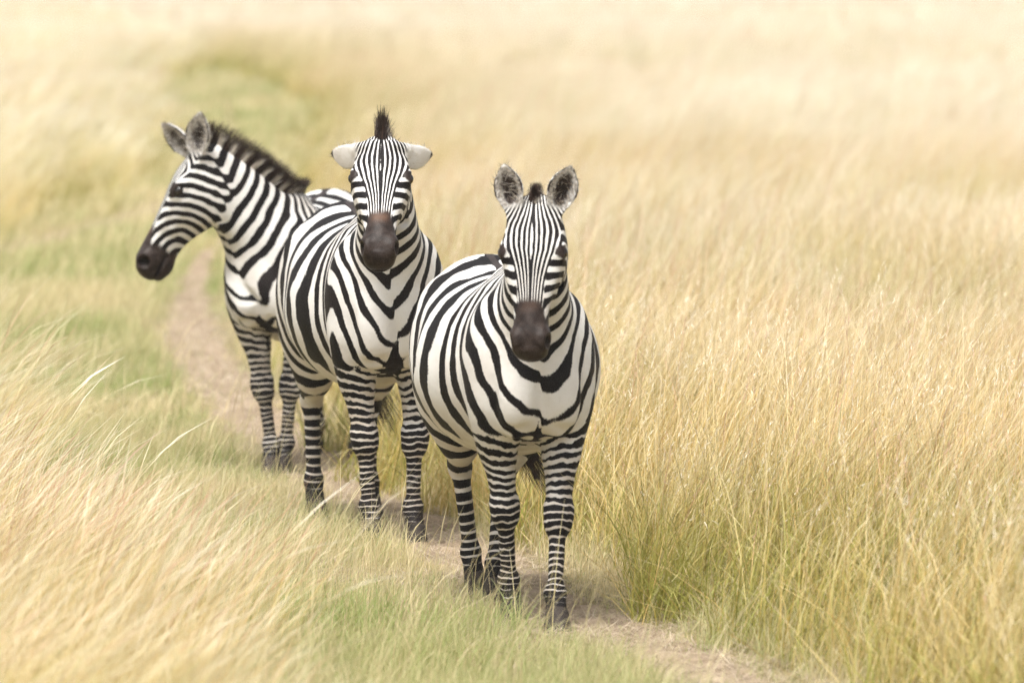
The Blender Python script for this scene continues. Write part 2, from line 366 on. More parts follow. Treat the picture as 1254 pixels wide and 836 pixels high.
FAN = (-0.20, 0.46); WIT = (0.12, 1.62)
def stripe_fields(P, z, nrm=None):
    """phases and weights of the stripe families, from the rest shape"""
    p = [P[:, 0], P[:, 1], P[:, 2]]
    x, y, zz = p; ay = np.abs(y); s = np.sign(y)
    torso, legs, neck, hd, ears = sdf_parts(p, z)
    pb = z.get('pb', 0.185)
    # barrel, haunch and hind legs
    dx, dz = x - FAN[0], zz - FAN[1]
    th = np.arctan2(-dx, np.maximum(dz, 1e-4))
    r = np.hypot(dx, dz)
    ph = z.get('ph', 0.115)
    low = np.maximum(-dz, 0)
    ph_leg = low / 0.056 + low * low * 26.0
    back = np.where(dz > 0, -th * 0.46 / ph, -(math.pi / 2) * 0.46 / ph - ph_leg)
    back = np.where(dx < 0, back, 0)
    # shoulder fan and neck
    fx, fz = x - WIT[0], WIT[1] - zz
    al = np.arctan2(fx, np.maximum(fz, 1e-3))
    sa = math.radians(z.get('sang', 38.0)); SN = (math.cos(sa), math.sin(sa))     # neck stripes cross the neck on this normal
    an = math.atan2(SN[1], SN[0])
    beyond = (fx * SN[0] + (zz - WIT[1]) * SN[1])
    pn = z.get('pn', 0.062)
    # level lines of the neck tilt with |y| into a V
    fan = np.clip(al, 0, an) * 0.50 / z.get('pf', 0.051)
    t, v = neckco(p)
    front = np.where(fx > 0, fan, 0) + np.where((al > an) | (fz <= 0), np.maximum(beyond, 0) / pn, 0)
    front = front - z.get('vee', 0.30) * np.sqrt((y - z.get('skew', 0.010)) ** 2 + 0.00004) / pn * sstep(0.30, 0.5, x) * sstep(1.45, 1.0, zz)
    bar = np.clip(x, FAN[0], WIT[0])
    phT = (bar - FAN[0]) / pb + back + np.where(fx > 0, front, 0)
    phT = phT + z.get('off', 0.0) + s * z.get('asym', 0.08)
    # forelegs
    lowf = 0.9 - zz
    phL = lowf / 0.050 + lowf * lowf * 17.0 + (ay - 0.11) * 9.0 * sstep(0.45, 0.75, zz) + s * 0.2 + z.get('off', 0)
    wL = sstep(0.80, 0.64, zz) * (x > 0.1) * np.clip(0.5 + (torso - legs + 0.02) / 0.05, 0, 1)
    # face
    u, hy_, hv = headco(p); ay = np.abs(hy_)
    Wf = pchip([-0.05, 0.0, 0.05, 0.10, 0.16, 0.24, 0.31, 0.37, 0.5], [0.045, 0.060, 0.086, 0.108, 0.103, 0.074, 0.056, 0.048, 0.047])(u)
    phF = z.get('nf', 5.4) * (ay / Wf + 0.01) ** 0.85 + 0.45
    M = z.get('mouth', (0.445, -0.120))
    phK = np.hypot((u - M[0]), (hv - M[1]) * 1.05) / z.get('pk', 0.044) + 0.35
    ang = np.degrees(np.arctan2(ay, hv + 0.085))
    lim = np.interp(u, [0, 0.1, 0.17, 0.22, 0.30, 0.38], [64, 62, 50, 39, 35, 36])
    wFd = 1 - sstep(lim - 5, lim + 5, ang)
    wH = np.clip(0.5 + (np.minimum(neck, torso) - hd) / 0.05, 0, 1) * (t > 0.2)
    wH = wH * sstep(-0.06, 0.0, u + 0.3 * (hv + 0.05))
    wF = wH * wFd; wK = wH * (1 - wFd)
    wL = wL * (1 - wH); wT = (1 - wH) * (1 - wL)
    # markings that are not stripes
    ayb = np.abs(y)
    lat = ay / np.maximum(H_W(np.clip(u, 0, 0.53)), 0.03)
    edge = 0.375 + 0.07 * sstep(0.5, 1.0, lat) * sstep(-0.16, -0.03, hv) + 0.055 * sstep(-0.06, -0.12, hv)
    dark = wH * sstep(edge - 0.050, edge + 0.030, u)
    rim = wH * np.exp(-((u - edge - 0.012) / 0.022) ** 2) * sstep(0.7, 0.2, lat)
    eyed = np.hypot(np.hypot((u - EYE[0] - 0.002) * 0.85, (hv - EYE[2] - 0.009) * 0.80), (ay - EYE[1]) * 0.75)
    dark = np.maximum(dark, wH * sstep(0.030, 0.019, eyed))
    bias = np.zeros(len(P)) + z.get('bias', 0.10)
    # belly and inner legs are whiter; lower legs and knees darker
    if nrm is not None:
        dn = sstep(0.55, 0.95, -nrm[:, 2]) * (zz < 0.75) * (zz > 0.5) * (x < 0.3)
        bias -= 1.6 * dn
        inner = sstep(0.35, 0.8, -nrm[:, 1] * s) * (zz < 0.8) * (zz > 0.45)
        bias -= 0.55 * inner
        pect = sstep(0.22, 0.05, ayb) * sstep(0.97, 0.84, zz) * sstep(0.66, 0.76, zz) * (x > 0.40) * sstep(0.25, 0.7, nrm[:, 0])
        bias -= z.get('pect', 0.7) * pect
    bias -= z.get('chest', 0.25) * sstep(0.42, 0.55, x) * sstep(0.35, 0.7, nrm[:, 0] if nrm is not None else x) * (1 - wH) * sstep(1.25, 1.1, zz)
    bias += wL * (0.20 + 0.36 * sstep(0.55, 0.42, zz)) + 0.45 * sstep(0.17, 0.11, zz)
    bias += (x < -0.1) * (zz < 0.6) * (0.16 + 0.36 * sstep(0.5, 0.35, zz))
    bias += wF * 0.22 + wK * 0.12
    # dark line down the middle of the breast
    kw = z.get('keelw', 0.02); kt = z.get('keeltop', 0.77)
    kwid = kw * (0.25 + 0.75 * np.clip((kt - zz) / (kt - 0.62), 0, 1)) * sstep(kt + 0.01, kt - 0.03, zz)
    bias += 3.0 * sstep(-0.004, 0.008, kwid - np.abs(ayb + 0.010 * np.sin(zz * 41 + s * 1.3))) * (x > 0.38) * (zz > 0.58) * (zz < kt) * (1 - wH)
    bias += 2.2 * sstep(0.020, 0.010, ayb) * (zz > 1.2) * (x < 0.15) * (1 - wH)
    # coronet
    dark = np.maximum(dark, sstep(0.105, 0.085, zz))
    # back line
    spine = sstep(0.020, 0.010, ayb) * (zz > 1.2) * (x < 0.15) * (1 - wH)
    dark = np.maximum(dark, spine * 0.9)
    nost = wH * sstep(1.0, 0.55, np.sqrt(((u - 0.508 - 0.35 * (hv + 0.048)) / 0.024) ** 2 + ((ay - 0.060) / 0.020) ** 2 + ((hv + 0.048) / 0.030) ** 2))
    nost = np.maximum(nost, wH * 0.8 * sstep(0.008, 0.003, np.abs(hv + 0.117)) * sstep(0.42, 0.44, u))
    white = np.zeros(len(P)); grey = np.zeros(len(P))
    h = headco(p)
    for k, fr in enumerate(z['_ears']):
        e = ear_sdf(h, fr); m = np.clip(0.5 + (hd - e) / 0.012, 0, 1)
        a, c, b = ear_co(h, fr); a = a / fr[5]; ta = np.clip(a / EL, 0, 1); w = E_W(ta)
        m = m * sstep(0.03, 0.22, ta) * (e < 0.02) * (a > -0.01) * (a < EL + 0.02)
        nn = [nrm[:, 0]*HU[0] + nrm[:, 2]*HU[2], nrm[:, 1], nrm[:, 0]*HV[0] + nrm[:, 2]*HV[2]]
        facing = nn[0]*fr[2][0] + nn[1]*fr[2][1] + nn[2]*fr[2][2]
        inside = sstep(-0.05, 0.25, facing)
        centre = sstep(0.95, 0.15, np.abs(b) / w) * sstep(0.02, 0.3, ta) * sstep(1.0, 0.6, ta)
        rimd = sstep(0.80, 0.95, np.abs(b) / w) * sstep(0.25, 0.45, ta) * sstep(1.02, 0.92, ta)
        ed = inside * (z.get('eardark', 0.80) * centre) + 0.85 * rimd * sstep(0.0, 0.4, inside) + (1 - inside) * (0.95 * sstep(0.84, 0.93, ta) * sstep(1.04, 1.0, ta))
        dark = np.where(m > 0.3, np.maximum(dark * (1 - m), ed * m), dark)
        white = np.maximum(white, m); grey = np.maximum(grey, m * inside)
    return dict(phT=phT, phL=phL, phF=phF, phK=phK, wT=wT, wL=wL, wF=wF, wK=wK, bias=bias, dark=dark, white=white, grey=grey, rim=rim, nost=nost)

def nmath(nt, op, a, b=None, c=None):
    n = nt.nodes.new('ShaderNodeMath'); n.operation = op
    for i, v in enumerate((a, b, c)):
        if v is None: continue
        if isinstance(v, (int, float)): n.inputs[i].default_value = v
        else: nt.links.new(v, n.inputs[i])
    return n.outputs[0]
def attr(nt, name, out='Fac', typ='GEOMETRY'):
    n = nt.nodes.new('ShaderNodeAttribute'); n.attribute_name = name; n.attribute_type = typ
    return n.outputs[out]
def noise(nt, vec, scale, detail=2.0, rough=0.5, out=0):
    n = nt.nodes.new('ShaderNodeTexNoise'); n.inputs['Scale'].default_value = scale
    n.inputs['Detail'].default_value = detail; n.inputs['Roughness'].default_value = rough
    if vec is not None: nt.links.new(vec, n.inputs['Vector'])
    return n.outputs[out]
def mixc(nt, f, a, b):
    n = nt.nodes.new('ShaderNodeMix'); n.data_type = 'RGBA'
    for s, v in ((n.inputs['Factor'], f), (n.inputs['A'], a), (n.inputs['B'], b)):
        s = [q for q in n.inputs if q.name == s.name and q.type == ('VALUE' if s.name == 'Factor' else 'RGBA')][0]
        if isinstance(v, (tuple, list)): s.default_value = (*v[:3], 1)
        elif isinstance(v, (int, float)): s.default_value = v
        else: nt.links.new(v, s)
    return [q for q in n.outputs if q.type == 'RGBA'][0]
def ramp(nt, f, lo, hi):
    n = nt.nodes.new('ShaderNodeMapRange'); n.interpolation_type = 'SMOOTHSTEP'
    nt.links.new(f, n.inputs[0]); n.inputs[1].default_value = lo; n.inputs[2].default_value = hi
    return n.outputs[0]
def newmat(name):
    m = bpy.data.materials.new(name); m.use_nodes = True
    nt = m.node_tree; b = nt.nodes['Principled BSDF']
    return m, nt, b

WHITE = (0.70, 0.685, 0.66); BLACK = (0.005, 0.004, 0.0045)
def hide_material(name, seed, rust, rump_fade=0.5):
    m, nt, b = newmat(name)
    rest = attr(nt, 'rest', 'Vector')
    off = nt.nodes.new('ShaderNodeVectorMath'); off.operation = 'ADD'
    nt.links.new(rest, off.inputs[0]); off.inputs[1].default_value = (seed * 3.1, seed * 1.7, seed * 2.3)
    vec = off.outputs[0]
    n1 = nmath(nt, 'SUBTRACT', noise(nt, vec, 5.0, 1.0), 0.5)
    n2 = nmath(nt, 'SUBTRACT', noise(nt, vec, 22.0, 2.0), 0.5)
    n3 = nmath(nt, 'SUBTRACT', noise(nt, vec, 190.0, 3.0), 0.5)
    tot = None
    for ph, w, a1, a2 in (('phT', 'wT', 0.95, 0.15), ('phL', 'wL', 1.3, 0.9), ('phF', 'wF', 0.9, 0.42), ('phK', 'wK', 0.8, 0.28)):
        q = nmath(nt, 'ADD', attr(nt, ph), nmath(nt, 'MULTIPLY', n1, a1))
        q = nmath(nt, 'ADD', q, nmath(nt, 'MULTIPLY', n2, a2))
        c = nmath(nt, 'COSINE', nmath(nt, 'MULTIPLY', q, 2 * math.pi))
        c = nmath(nt, 'MULTIPLY', c, attr(nt, w))
        tot = c if tot is None else nmath(nt, 'ADD', tot, c)
    bv = nmath(nt, 'ADD', attr(nt, 'bias'), nmath(nt, 'MULTIPLY', nmath(nt, 'SUBTRACT', noise(nt, vec, 9.0, 1.0), 0.5), 0.9))
    tot = nmath(nt, 'ADD', tot, bv)
    tot = nmath(nt, 'ADD', tot, nmath(nt, 'MULTIPLY', n3, 0.55))
    blk = ramp(nt, tot, -0.13, 0.13)
    wh = attr(nt, 'white')
    blk = nmath(nt, 'MULTIPLY', blk, nmath(nt, 'SUBTRACT', 1.0, wh))
    dk = nmath(nt, 'ADD', nmath(nt, 'ADD', attr(nt, 'dark'), nmath(nt, 'MULTIPLY', n3, 0.35)), nmath(nt, 'MULTIPLY', n2, 0.7))
    dk = nmath(nt, 'MULTIPLY', ramp(nt, dk, 0.2, 0.7), 1.0)
    # coat colours: dusty cream on the breast and legs, faded brown in places
    dirt = ramp(nt, noise(nt, vec, 3.2, 4.0), 0.42, 0.75)
    fine = noise(nt, vec, 130.0, 2.0)
    w = mixc(nt, nmath(nt, 'MULTIPLY', dirt, 0.65), WHITE, (0.49, 0.44, 0.385))
    w = mixc(nt, nmath(nt, 'MULTIPLY', ramp(nt, fine, 0.5, 0.8), 0.25), w, (0.50, 0.46, 0.41))
    sep = nt.nodes.new('ShaderNodeSeparateXYZ'); nt.links.new(rest, sep.inputs[0])
    legz = ramp(nt, sep.outputs[2], 0.95, 0.45)
    w = mixc(nt, nmath(nt, 'MULTIPLY', nmath(nt, 'MULTIPLY', legz, ramp(nt, noise(nt, vec, 11.0, 4.0), 0.25, 0.65)), 0.75), w, (0.46, 0.395, 0.32))
    w = mixc(nt, nmath(nt, 'MULTIPLY', attr(nt, 'grey'), ramp(nt, noise(nt, vec, 90.0, 3.0), 0.3, 0.7)), w, (0.20, 0.175, 0.155))
    k = mixc(nt, nmath(nt, 'MULTIPLY', ramp(nt, noise(nt, vec, 4.0, 3.0), 0.4, 0.75), rump_fade), BLACK, (0.022, 0.015, 0.013))
    k = mixc(nt, nmath(nt, 'MULTIPLY', ramp(nt, fine, 0.45, 0.8), 0.3), k, (0.015, 0.012, 0.012))
    col = mixc(nt, blk, w, k)
    mz = mixc(nt, ramp(nt, noise(nt, vec, 40.0, 3.0), 0.3, 0.75), (0.018, 0.012, 0.010), (0.043, 0.030, 0.025))
    mz = mixc(nt, nmath(nt, 'MULTIPLY', attr(nt, 'rim'), rust), mz, (0.105, 0.055, 0.034))
    mz = mixc(nt, attr(nt, 'nost'), mz, (0.003, 0.002, 0.002))
    col = mixc(nt, dk, col, mz)
    nt.links.new(col, b.inputs['Base Color'])
    nt.links.new(nmath(nt, 'SUBTRACT', 0.62, nmath(nt, 'MULTIPLY', dk, 0.18)), b.inputs['Roughness'])
    b.inputs['Specular IOR Level'].default_value = 0.16
    bp = nt.nodes.new('ShaderNodeBump'); bp.inputs['Strength'].default_value = 0.28; bp.inputs['Distance'].default_value = 0.004
    hgt = nmath(nt, 'ADD', nmath(nt, 'ADD', noise(nt, vec, 240.0, 3.0, 0.65), nmath(nt, 'MULTIPLY', noise(nt, vec, 55.0, 3.0), 1.6)), nmath(nt, 'MULTIPLY', noise(nt, vec, 14.0, 2.0), 3.5))
    nt.links.new(hgt, bp.inputs['Height']); nt.links.new(bp.outputs[0], b.inputs['Normal'])
    return m
def hair_material(name):
    m, nt, b = newmat(name)
    s = nmath(nt, 'COSINE', nmath(nt, 'MULTIPLY', attr(nt, 'ph'), 2 * math.pi))
    blk = ramp(nt, nmath(nt, 'ADD', s, 0.15), -0.25, 0.25)
    tip = attr(nt, 'tip')
    blk = nmath(nt, 'MAXIMUM', blk, ramp(nt, tip, 0.42, 0.72))
    brown = mixc(nt, attr(nt, 'rnd'), (0.010, 0.007, 0.006), (0.060, 0.034, 0.023))
    whitec = mixc(nt, attr(nt, 'rnd'), (0.60, 0.55, 0.48), (0.42, 0.36, 0.29))
    nt.links.new(mixc(nt, blk, whitec, brown), b.inputs['Base Color'])
    b.inputs['Roughness'].default_value = 0.6; b.inputs['Specular IOR Level'].default_value = 0.25
    return m
def simple_material(name, c0, c1, scale, rough, spec=0.4):
    m, nt, b = newmat(name)
    tc = nt.nodes.new('ShaderNodeTexCoord')
    nt.links.new(mixc(nt, ramp(nt, noise(nt, tc.outputs['Object'], scale, 4.0), 0.3, 0.7), c0, c1), b.inputs['Base Color'])
    b.inputs['Roughness'].default_value = rough; b.inputs['Specular IOR Level'].default_value = spec
    return m

def mesh_np(name, V, faces, attrs=None, mat=None, parent=None, smooth=True):
    """faces: (n,k) int array or a list of such arrays"""
    if not isinstance(faces, list): faces = [faces]
    me = bpy.data.meshes.new(name)
    me.vertices.add(len(V)); me.vertices.foreach_set('co', np.asarray(V, F32).ravel())
    idx = np.concatenate([f.ravel() for f in faces]).astype(np.int32)
    tot = np.concatenate([np.full(len(f), f.shape[1], np.int32) for f in faces])
    me.loops.add(len(idx)); me.loops.foreach_set('vertex_index', idx)
    me.polygons.add(len(tot))
    me.polygons.foreach_set('loop_start', np.concatenate([[0], np.cumsum(tot)[:-1]]).astype(np.int32))
    me.polygons.foreach_set('use_smooth', np.full(len(tot), smooth))
    for k, v in (attrs or {}).items():
        v = np.asarray(v, F32)
        if v.ndim == 2:
            a = me.attributes.new(k, 'FLOAT_VECTOR', 'POINT'); a.data.foreach_set('vector', v.ravel())
        else:
            a = me.attributes.new(k, 'FLOAT', 'POINT'); a.data.foreach_set('value', v)
    me.update(calc_edges=True); me.validate()
    if mat: me.materials.append(mat)
    o = bpy.data.objects.new(name, me); bpy.context.scene.collection.objects.link(o)
    if parent: o.parent = parent
    return o

def strands(roots, dirs, lens, width, rng, bend, nseg=3, side=None):
    """flat tapering hairs -> rest verts, quads, tip parameter, strand index"""
    n = len(roots)
    sd = rng.normal(size=(n, 3)) if side is None else side
    sd -= dirs * (sd * dirs).sum(1)[:, None]; sd /= np.linalg.norm(sd, axis=1)[:, None]
    V = np.zeros((n, (nseg + 1) * 2, 3)); tip = np.zeros((n, (nseg + 1) * 2))
    for k in range(nseg + 1):
        f = k / nseg
        c = roots + dirs * (lens * f)[:, None] + bend * (lens * f * f)[:, None]
        w = width * (1 - 0.85 * f)
        V[:, 2*k] = c - sd * w; V[:, 2*k+1] = c + sd * w; tip[:, 2*k:2*k+2] = f
    base = np.arange(n)[:, None, None] * (nseg + 1) * 2
    q = np.array([[2*k, 2*k+1, 2*k+3, 2*k+2] for k in range(nseg)])[None] + base
    return V.reshape(-1, 3), q.reshape(-1, 4), tip.ravel(), np.repeat(np.arange(n), (nseg + 1) * 2)

def ground_ray(fun, o, d, L, n=120):
    """first point along each ray where the solid begins"""
    ts = np.linspace(0, L, n)
    hit = np.full(len(o), L)
    val = np.stack([fun([(o + d * t)[:, 0], (o + d * t)[:, 1], (o + d * t)[:, 2]]) for t in ts], 1)
    i = (val < 0).argmax(1)
    return o + d * ts[i][:, None], (val < 0).any(1)

MATS = {}
def build_zebra(z, label):
    rng = np.random.default_rng(z['seed'])
    z['_ears'] = ear_frames(z); HS[0] = z.get('hs', 1.0)
    fun = lambda P: smax(sdf(P, z), 0.062 - P[2], 0.012)
    V, Q = polygonise(fun, (-1.0, -0.48, 0.03), (1.25, 0.48, 1.86), z.get('res', 0.0065))
    g = grad(fun, V); nrm = g / np.maximum(np.linalg.norm(g, axis=1), 1e-6)[:, None]
    at = stripe_fields(V, z, nrm)
    at['rest'] = V
    PV = skin(V, z)
    root = bpy.data.objects.new('zebra', None); bpy.context.scene.collection.objects.link(root)
    root.empty_display_size = 0.2
    root['label'] = label; root['category'] = 'zebra'; root['group'] = 'zebras standing on the dirt track'
    body = mesh_np('body', PV, Q, at, hide_material('zebra_coat', z['seed'], z.get('rust', 0.5), z.get('fade', 0.5)), root)
    if 'hair' not in MATS:
        MATS['hair'] = hair_material('mane_hair')
        MATS['hoof'] = simple_material('hoof_horn', (0.020, 0.016, 0.014), (0.060, 0.048, 0.040), 22.0, 0.78, 0.2)
        MATS['eye'] = simple_material('eye_gloss', (0.006, 0.004, 0.003), (0.016, 0.008, 0.005), 20.0, 0.08, 0.6)
    # eyes
    for s in (1, -1):
        bm = bmesh.new(); bmesh.ops.create_uvsphere(bm, u_segments=20, v_segments=12, radius=1.0)
        ev = np.array([v.co[:] for v in bm.verts]); fs = [[v.index for v in f.verts] for f in bm.faces]; bm.free()
        hc = ev * np.array([0.0235, 0.0195, 0.0180]) + np.array([EYE[0], s * (EYE[1] + 0.001), EYE[2]])
        hc = hc * HS[0]; rp = H0 + hc[:, :1] * HU + hc[:, 1:2] * np.array([0, 1, 0]) + hc[:, 2:] * HV
        tri = np.array([f for f in fs if len(f) == 3]); qd = np.array([f for f in fs if len(f) == 4])
        hx = z['_headM']
        pp = rp @ hx[:3, :3].T + hx[:3, 3]
        mesh_np('eye', pp, [tri, qd], None, MATS['eye'], root)
    # hooves
    for key, fx, s in (('fl', 0.435, 1), ('fr', 0.435, -1), ('hl', -0.62, 1), ('hr', -0.62, -1)):
        n = 28; rings = []
        a = np.linspace(0, 2 * math.pi, n, endpoint=False)
        for zr, rx, ry, cx in ((0.084, 0.036, 0.036, -0.006), (0.078, 0.043, 0.042, -0.004), (0.060, 0.048, 0.045, 0.002), (0.030, 0.055, 0.049, 0.011), (0.004, 0.062, 0.053, 0.020), (0.0, 0.060, 0.051, 0.020)):
            sq = 1 - 0.16 * np.maximum(0, -np.cos(a)) ** 2
            rings.append(np.stack([fx + cx + rx * np.cos(a) * sq, s * (0.11) + ry * np.sin(a), np.full(n, zr) + 0.010 * np.cos(a) * (zr > 0.05)], 1))
        HVv = np.concatenate(rings); k = len(rings)
        q = np.array([[r*n + i, r*n + (i+1) % n, (r+1)*n + (i+1) % n, (r+1)*n + i] for r in range(k-1) for i in range(n)])[:, ::-1]
        caps = [np.arange(n)[None], np.arange((k-1)*n, k*n)[None, ::-1]]
        mesh_np('hoof', skin(HVv, z), [q] + caps, None, MATS['hoof'], root)
    # mane
    nm = 5200
    f = rng.random(nm)
    t = -0.02 + f * (NL + 0.08)
    up = np.repeat(NUP[None], nm, 0)
    ctr = NB + t[:, None] * NAX
    extra = rng.random(nm) < 0.16                         # forelock and the hairs over the poll
    fu = rng.random(nm) * 0.055 - 0.03
    pol = H0 + fu[:, None] * HU - 0.05 * HV
    ctr = np.where(extra[:, None], pol, ctr)
    pd = (HV * 0.75 - HU * 0.65); pd /= np.linalg.norm(pd)
    mix = sstep(NL * 0.72, NL + 0.04, t)[:, None]
    d = np.where(extra[:, None], pd, up * (1 - mix * 0.7) + pd * mix * 0.7)
    d /= np.linalg.norm(d, axis=1)[:, None]
    ctr[:, 1] += rng.normal(size=nm) * 0.010
    o = ctr + d * 0.42
    r, ok = ground_ray(fun, o, -d, 0.42)
    r = r - d * 0.006
    d = d + rng.normal(size=(nm, 3)) * np.array([0.10, 0.09, 0.05]); d /= np.linalg.norm(d, axis=1)[:, None]
    L = z.get('mane', 0.105) * (0.75 + 0.35 * rng.random(nm)) * np.interp(t, [-0.02, 0.08, 0.25, NL * 0.8, NL + 0.08], [0.55, 0.85, 1.05, 0.95, 0.95 * z.get('crown', 1.0)])
    L = np.where(extra, L * z.get('forelock', 0.8) * np.exp(-((fu + 0.002) / 0.020) ** 2 - (ctr[:, 1] / 0.012) ** 2), L)
    bend = np.repeat((NUP * 0 - NAX * 0.18)[None], nm, 0) + rng.normal(size=(nm, 3)) * 0.06
    bend = np.where(extra[:, None], np.array([0.0, 0.0, 0.05]), bend)
    d, r, L, bend = d[ok], r[ok], L[ok], bend[ok]
    SV, SQ, tip, si = strands(r, d, L, 0.0019, rng, bend)
    rf = stripe_fields(r, z, np.repeat(NUP[None], len(r), 0))
    ph = rf['phT'] + np.where(extra[ok], 0.0, 0)
    tipb = np.clip(tip + np.where(extra[ok], 0.6, 0.0)[si], 0, 1)
    # every hair moves rigidly with its root
    eps = 0.004
    ev = np.nonzero((at['white'] > 0.6))[0]
    ev = ev[rng.random(len(ev)) < 0.55]
    en = nrm[ev]; inn = at['grey'][ev]
    # inside the ear the hairs lie across the cup, outside they lie flat
    ed = en * np.where(inn > 0.4, 0.8, 0.35)[:, None] - HU * 0.5 + rng.normal(size=(len(ev), 3)) * 0.35
    ed /= np.linalg.norm(ed, axis=1)[:, None]
    EVs, EQ, et, es = strands(V[ev] - en * 0.002, ed, np.where(inn > 0.4, 0.028, 0.013) * (0.5 + rng.random(len(ev))), 0.0010, rng, rng.normal(size=(len(ev), 3)) * 0.2)
    SQ = np.concatenate([SQ, EQ + len(SV)]); SV = np.concatenate([SV, EVs]); si = np.concatenate([si, es + len(r)])
    r = np.concatenate([r, V[ev]]); ph = np.concatenate([ph, np.full(len(ev), 0.5)])
    darkroot = (at['dark'][ev] > 0.35) & (rng.random(len(ev)) < 0.72)
    tipb = np.concatenate([tipb, np.where(darkroot, 1.0, 0.0)[es]])
    base = skin(r, z); fr = [skin(r + eps * np.eye(3)[k], z) - base for k in range(3)]
    loc = SV - r[si]
    PVs = base[si] + sum(fr[k][si] / eps * loc[:, k:k+1] for k in range(3))
    mesh_np('mane', PVs, SQ, {'ph': ph[si], 'tip': tipb, 'rnd': rng.random(len(r))[si]}, MATS['hair'], root, False)
    # tail tuft
    nt_ = 700
    rt = np.stack([-0.90 + rng.normal(size=nt_) * 0.012, rng.normal(size=nt_) * 0.012, 0.74 + rng.random(nt_) * 0.16], 1)
    dt = np.array([-0.02, 0, -1]) + rng.normal(size=(nt_, 3)) * np.array([0.09, 0.09, 0.03])
    dt /= np.linalg.norm(dt, axis=1)[:, None]
    SV, SQ, tip, si = strands(rt, dt, 0.26 + 0.18 * rng.random(nt_), 0.003, rng, rng.normal(size=(nt_, 3)) * 0.04)
    mesh_np('tail_tuft', skin(SV, z), SQ, {'ph': np.zeros(len(SV)), 'tip': np.ones(len(SV)), 'rnd': rng.random(nt_)[si]}, MATS['hair'], root, False)
    return root
# ------------------------------------------------------------------ ground, path, grass
def curve_x(pts, d):
    """x of a boundary at distance d, from (d, x) stations"""
    a = np.array(pts, float); return np.interp(d, a[:, 0], a[:, 1])
# left edge of the tall grass on the right, right edge of the tall grass on the left, and the dirt line
RIGHT = [(0, 3.2), (14, 2.2), (18, 1.45), (20.3, 0.95), (22.5, 0.50), (25, 0.02), (28, -0.50), (31, -0.95), (36, -1.15), (44, -1.35), (56, -1.75), (64, -2.0), (80, -2.5), (95, -3.0), (108, -3.9), (120, -5.2), (135, -6.9), (150, -8), (440, -34)]
LEFT = [(0, 0.0), (12, -0.35), (16, -0.50), (18.5, -0.74), (20.5, -1.12), (22.5, -1.58), (25, -2.10), (28, -2.65), (30, -3.1), (34, -3.7), (42, -4.4), (50, -5.2), (56, -4.7), (61, -4.15), (75, -4.7), (88, -5.6), (100, -6.3), (112, -7.0), (122, -7.4), (135, -7.5), (150, -8), (440, -34)]
DIRT = [(0, 2.2), (16, 1.40), (20.5, 0.62), (22.5, 0.12), (25, -0.34), (27.5, -0.86), (31.8, -1.45), (36.4, -1.98), (41, -2.3), (48, -2.6), (58, -2.65), (70, -3.2), (90, -4.4), (105, -5.2), (140, -8.8)]
DW = [(0, 0.24), (20, 0.23), (27, 0.22), (33, 0.25), (38, 0.23), (43, 0.14), (52, 0.06), (120, 0.04)]
DIRT2 = [(44, -6.0), (49.7, -4.5), (57, -3.75), (64, -3.5)]
def vnoise(x, y, s, seed):
    """smooth value noise"""
    x = x / s + seed * 17.3; y = y / s + seed * 9.1
    ix = np.floor(x).astype(int); iy = np.floor(y).astype(int); fx = x - ix; fy = y - iy
    fx = fx * fx * (3 - 2 * fx); fy = fy * fy * (3 - 2 * fy)
    def h(a, b):
        n = (a * 374761393 + b * 668265263 + seed * 974711) & 0x7fffffff
        n = (n ^ (n >> 13)) * 1274126177 & 0x7fffffff
        return ((n ^ (n >> 16)) & 0xffff) / 65535.0
    return (h(ix, iy) * (1 - fx) + h(ix + 1, iy) * fx) * (1 - fy) + (h(ix, iy + 1) * (1 - fx) + h(ix + 1, iy + 1) * fx) * fy

def ground_material():
    m, nt, b = newmat('ground_soil')
    tc = nt.nodes.new('ShaderNodeTexCoord'); v = tc.outputs['Object']
    d = attr(nt, 'dirt')
    n1 = noise(nt, v, 1.3, 5.0, 0.6); n2 = noise(nt, v, 9.0, 5.0, 0.65); n3 = noise(nt, v, 60.0, 3.0)
    soil = mixc(nt, ramp(nt, n2, 0.3, 0.7), (0.235, 0.172, 0.115), (0.36, 0.28, 0.20))
    soil = mixc(nt, nmath(nt, 'MULTIPLY', ramp(nt, n3, 0.55, 0.75), 0.5), soil, (0.19, 0.135, 0.085))
    turf = mixc(nt, ramp(nt, n1, 0.35, 0.65), (0.15, 0.14, 0.055), (0.30, 0.235, 0.12))
    turf = mixc(nt, nmath(nt, 'MULTIPLY', ramp(nt, n3, 0.4, 0.7), 0.6), turf, (0.40, 0.32, 0.19))
    f = ramp(nt, nmath(nt, 'ADD', d, nmath(nt, 'MULTIPLY', nmath(nt, 'SUBTRACT', n2, 0.5), 0.7)), 0.3, 0.7)
    nt.links.new(mixc(nt, f, turf, soil), b.inputs['Base Color'])
    b.inputs['Roughness'].default_value = 0.95; b.inputs['Specular IOR Level'].default_value = 0.1
    bp = nt.nodes.new('ShaderNodeBump'); bp.inputs['Strength'].default_value = 0.6; bp.inputs['Distance'].default_value = 0.03
    nt.links.new(nmath(nt, 'ADD', n2, nmath(nt, 'MULTIPLY', n3, 0.3)), bp.inputs['Height']); nt.links.new(bp.outputs[0], b.inputs['Normal'])
    return m
def grid_sheet(name, xs, ys, zfun, mat, kind, attrs=None):
    X, Y = np.meshgrid(xs, ys, indexing='ij'); V = np.stack([X, Y, zfun(X, Y)], -1).reshape(-1, 3)
    n, k = len(xs), len(ys)
    i = np.arange(n - 1)[:, None] * k + np.arange(k - 1)[None]
    q = np.stack([i, i + k, i + k + 1, i + 1], -1).reshape(-1, 4)
    o = mesh_np(name, V, q, attrs(V) if attrs else None, mat)
    o['kind'] = kind
    return o
GM = ground_material()
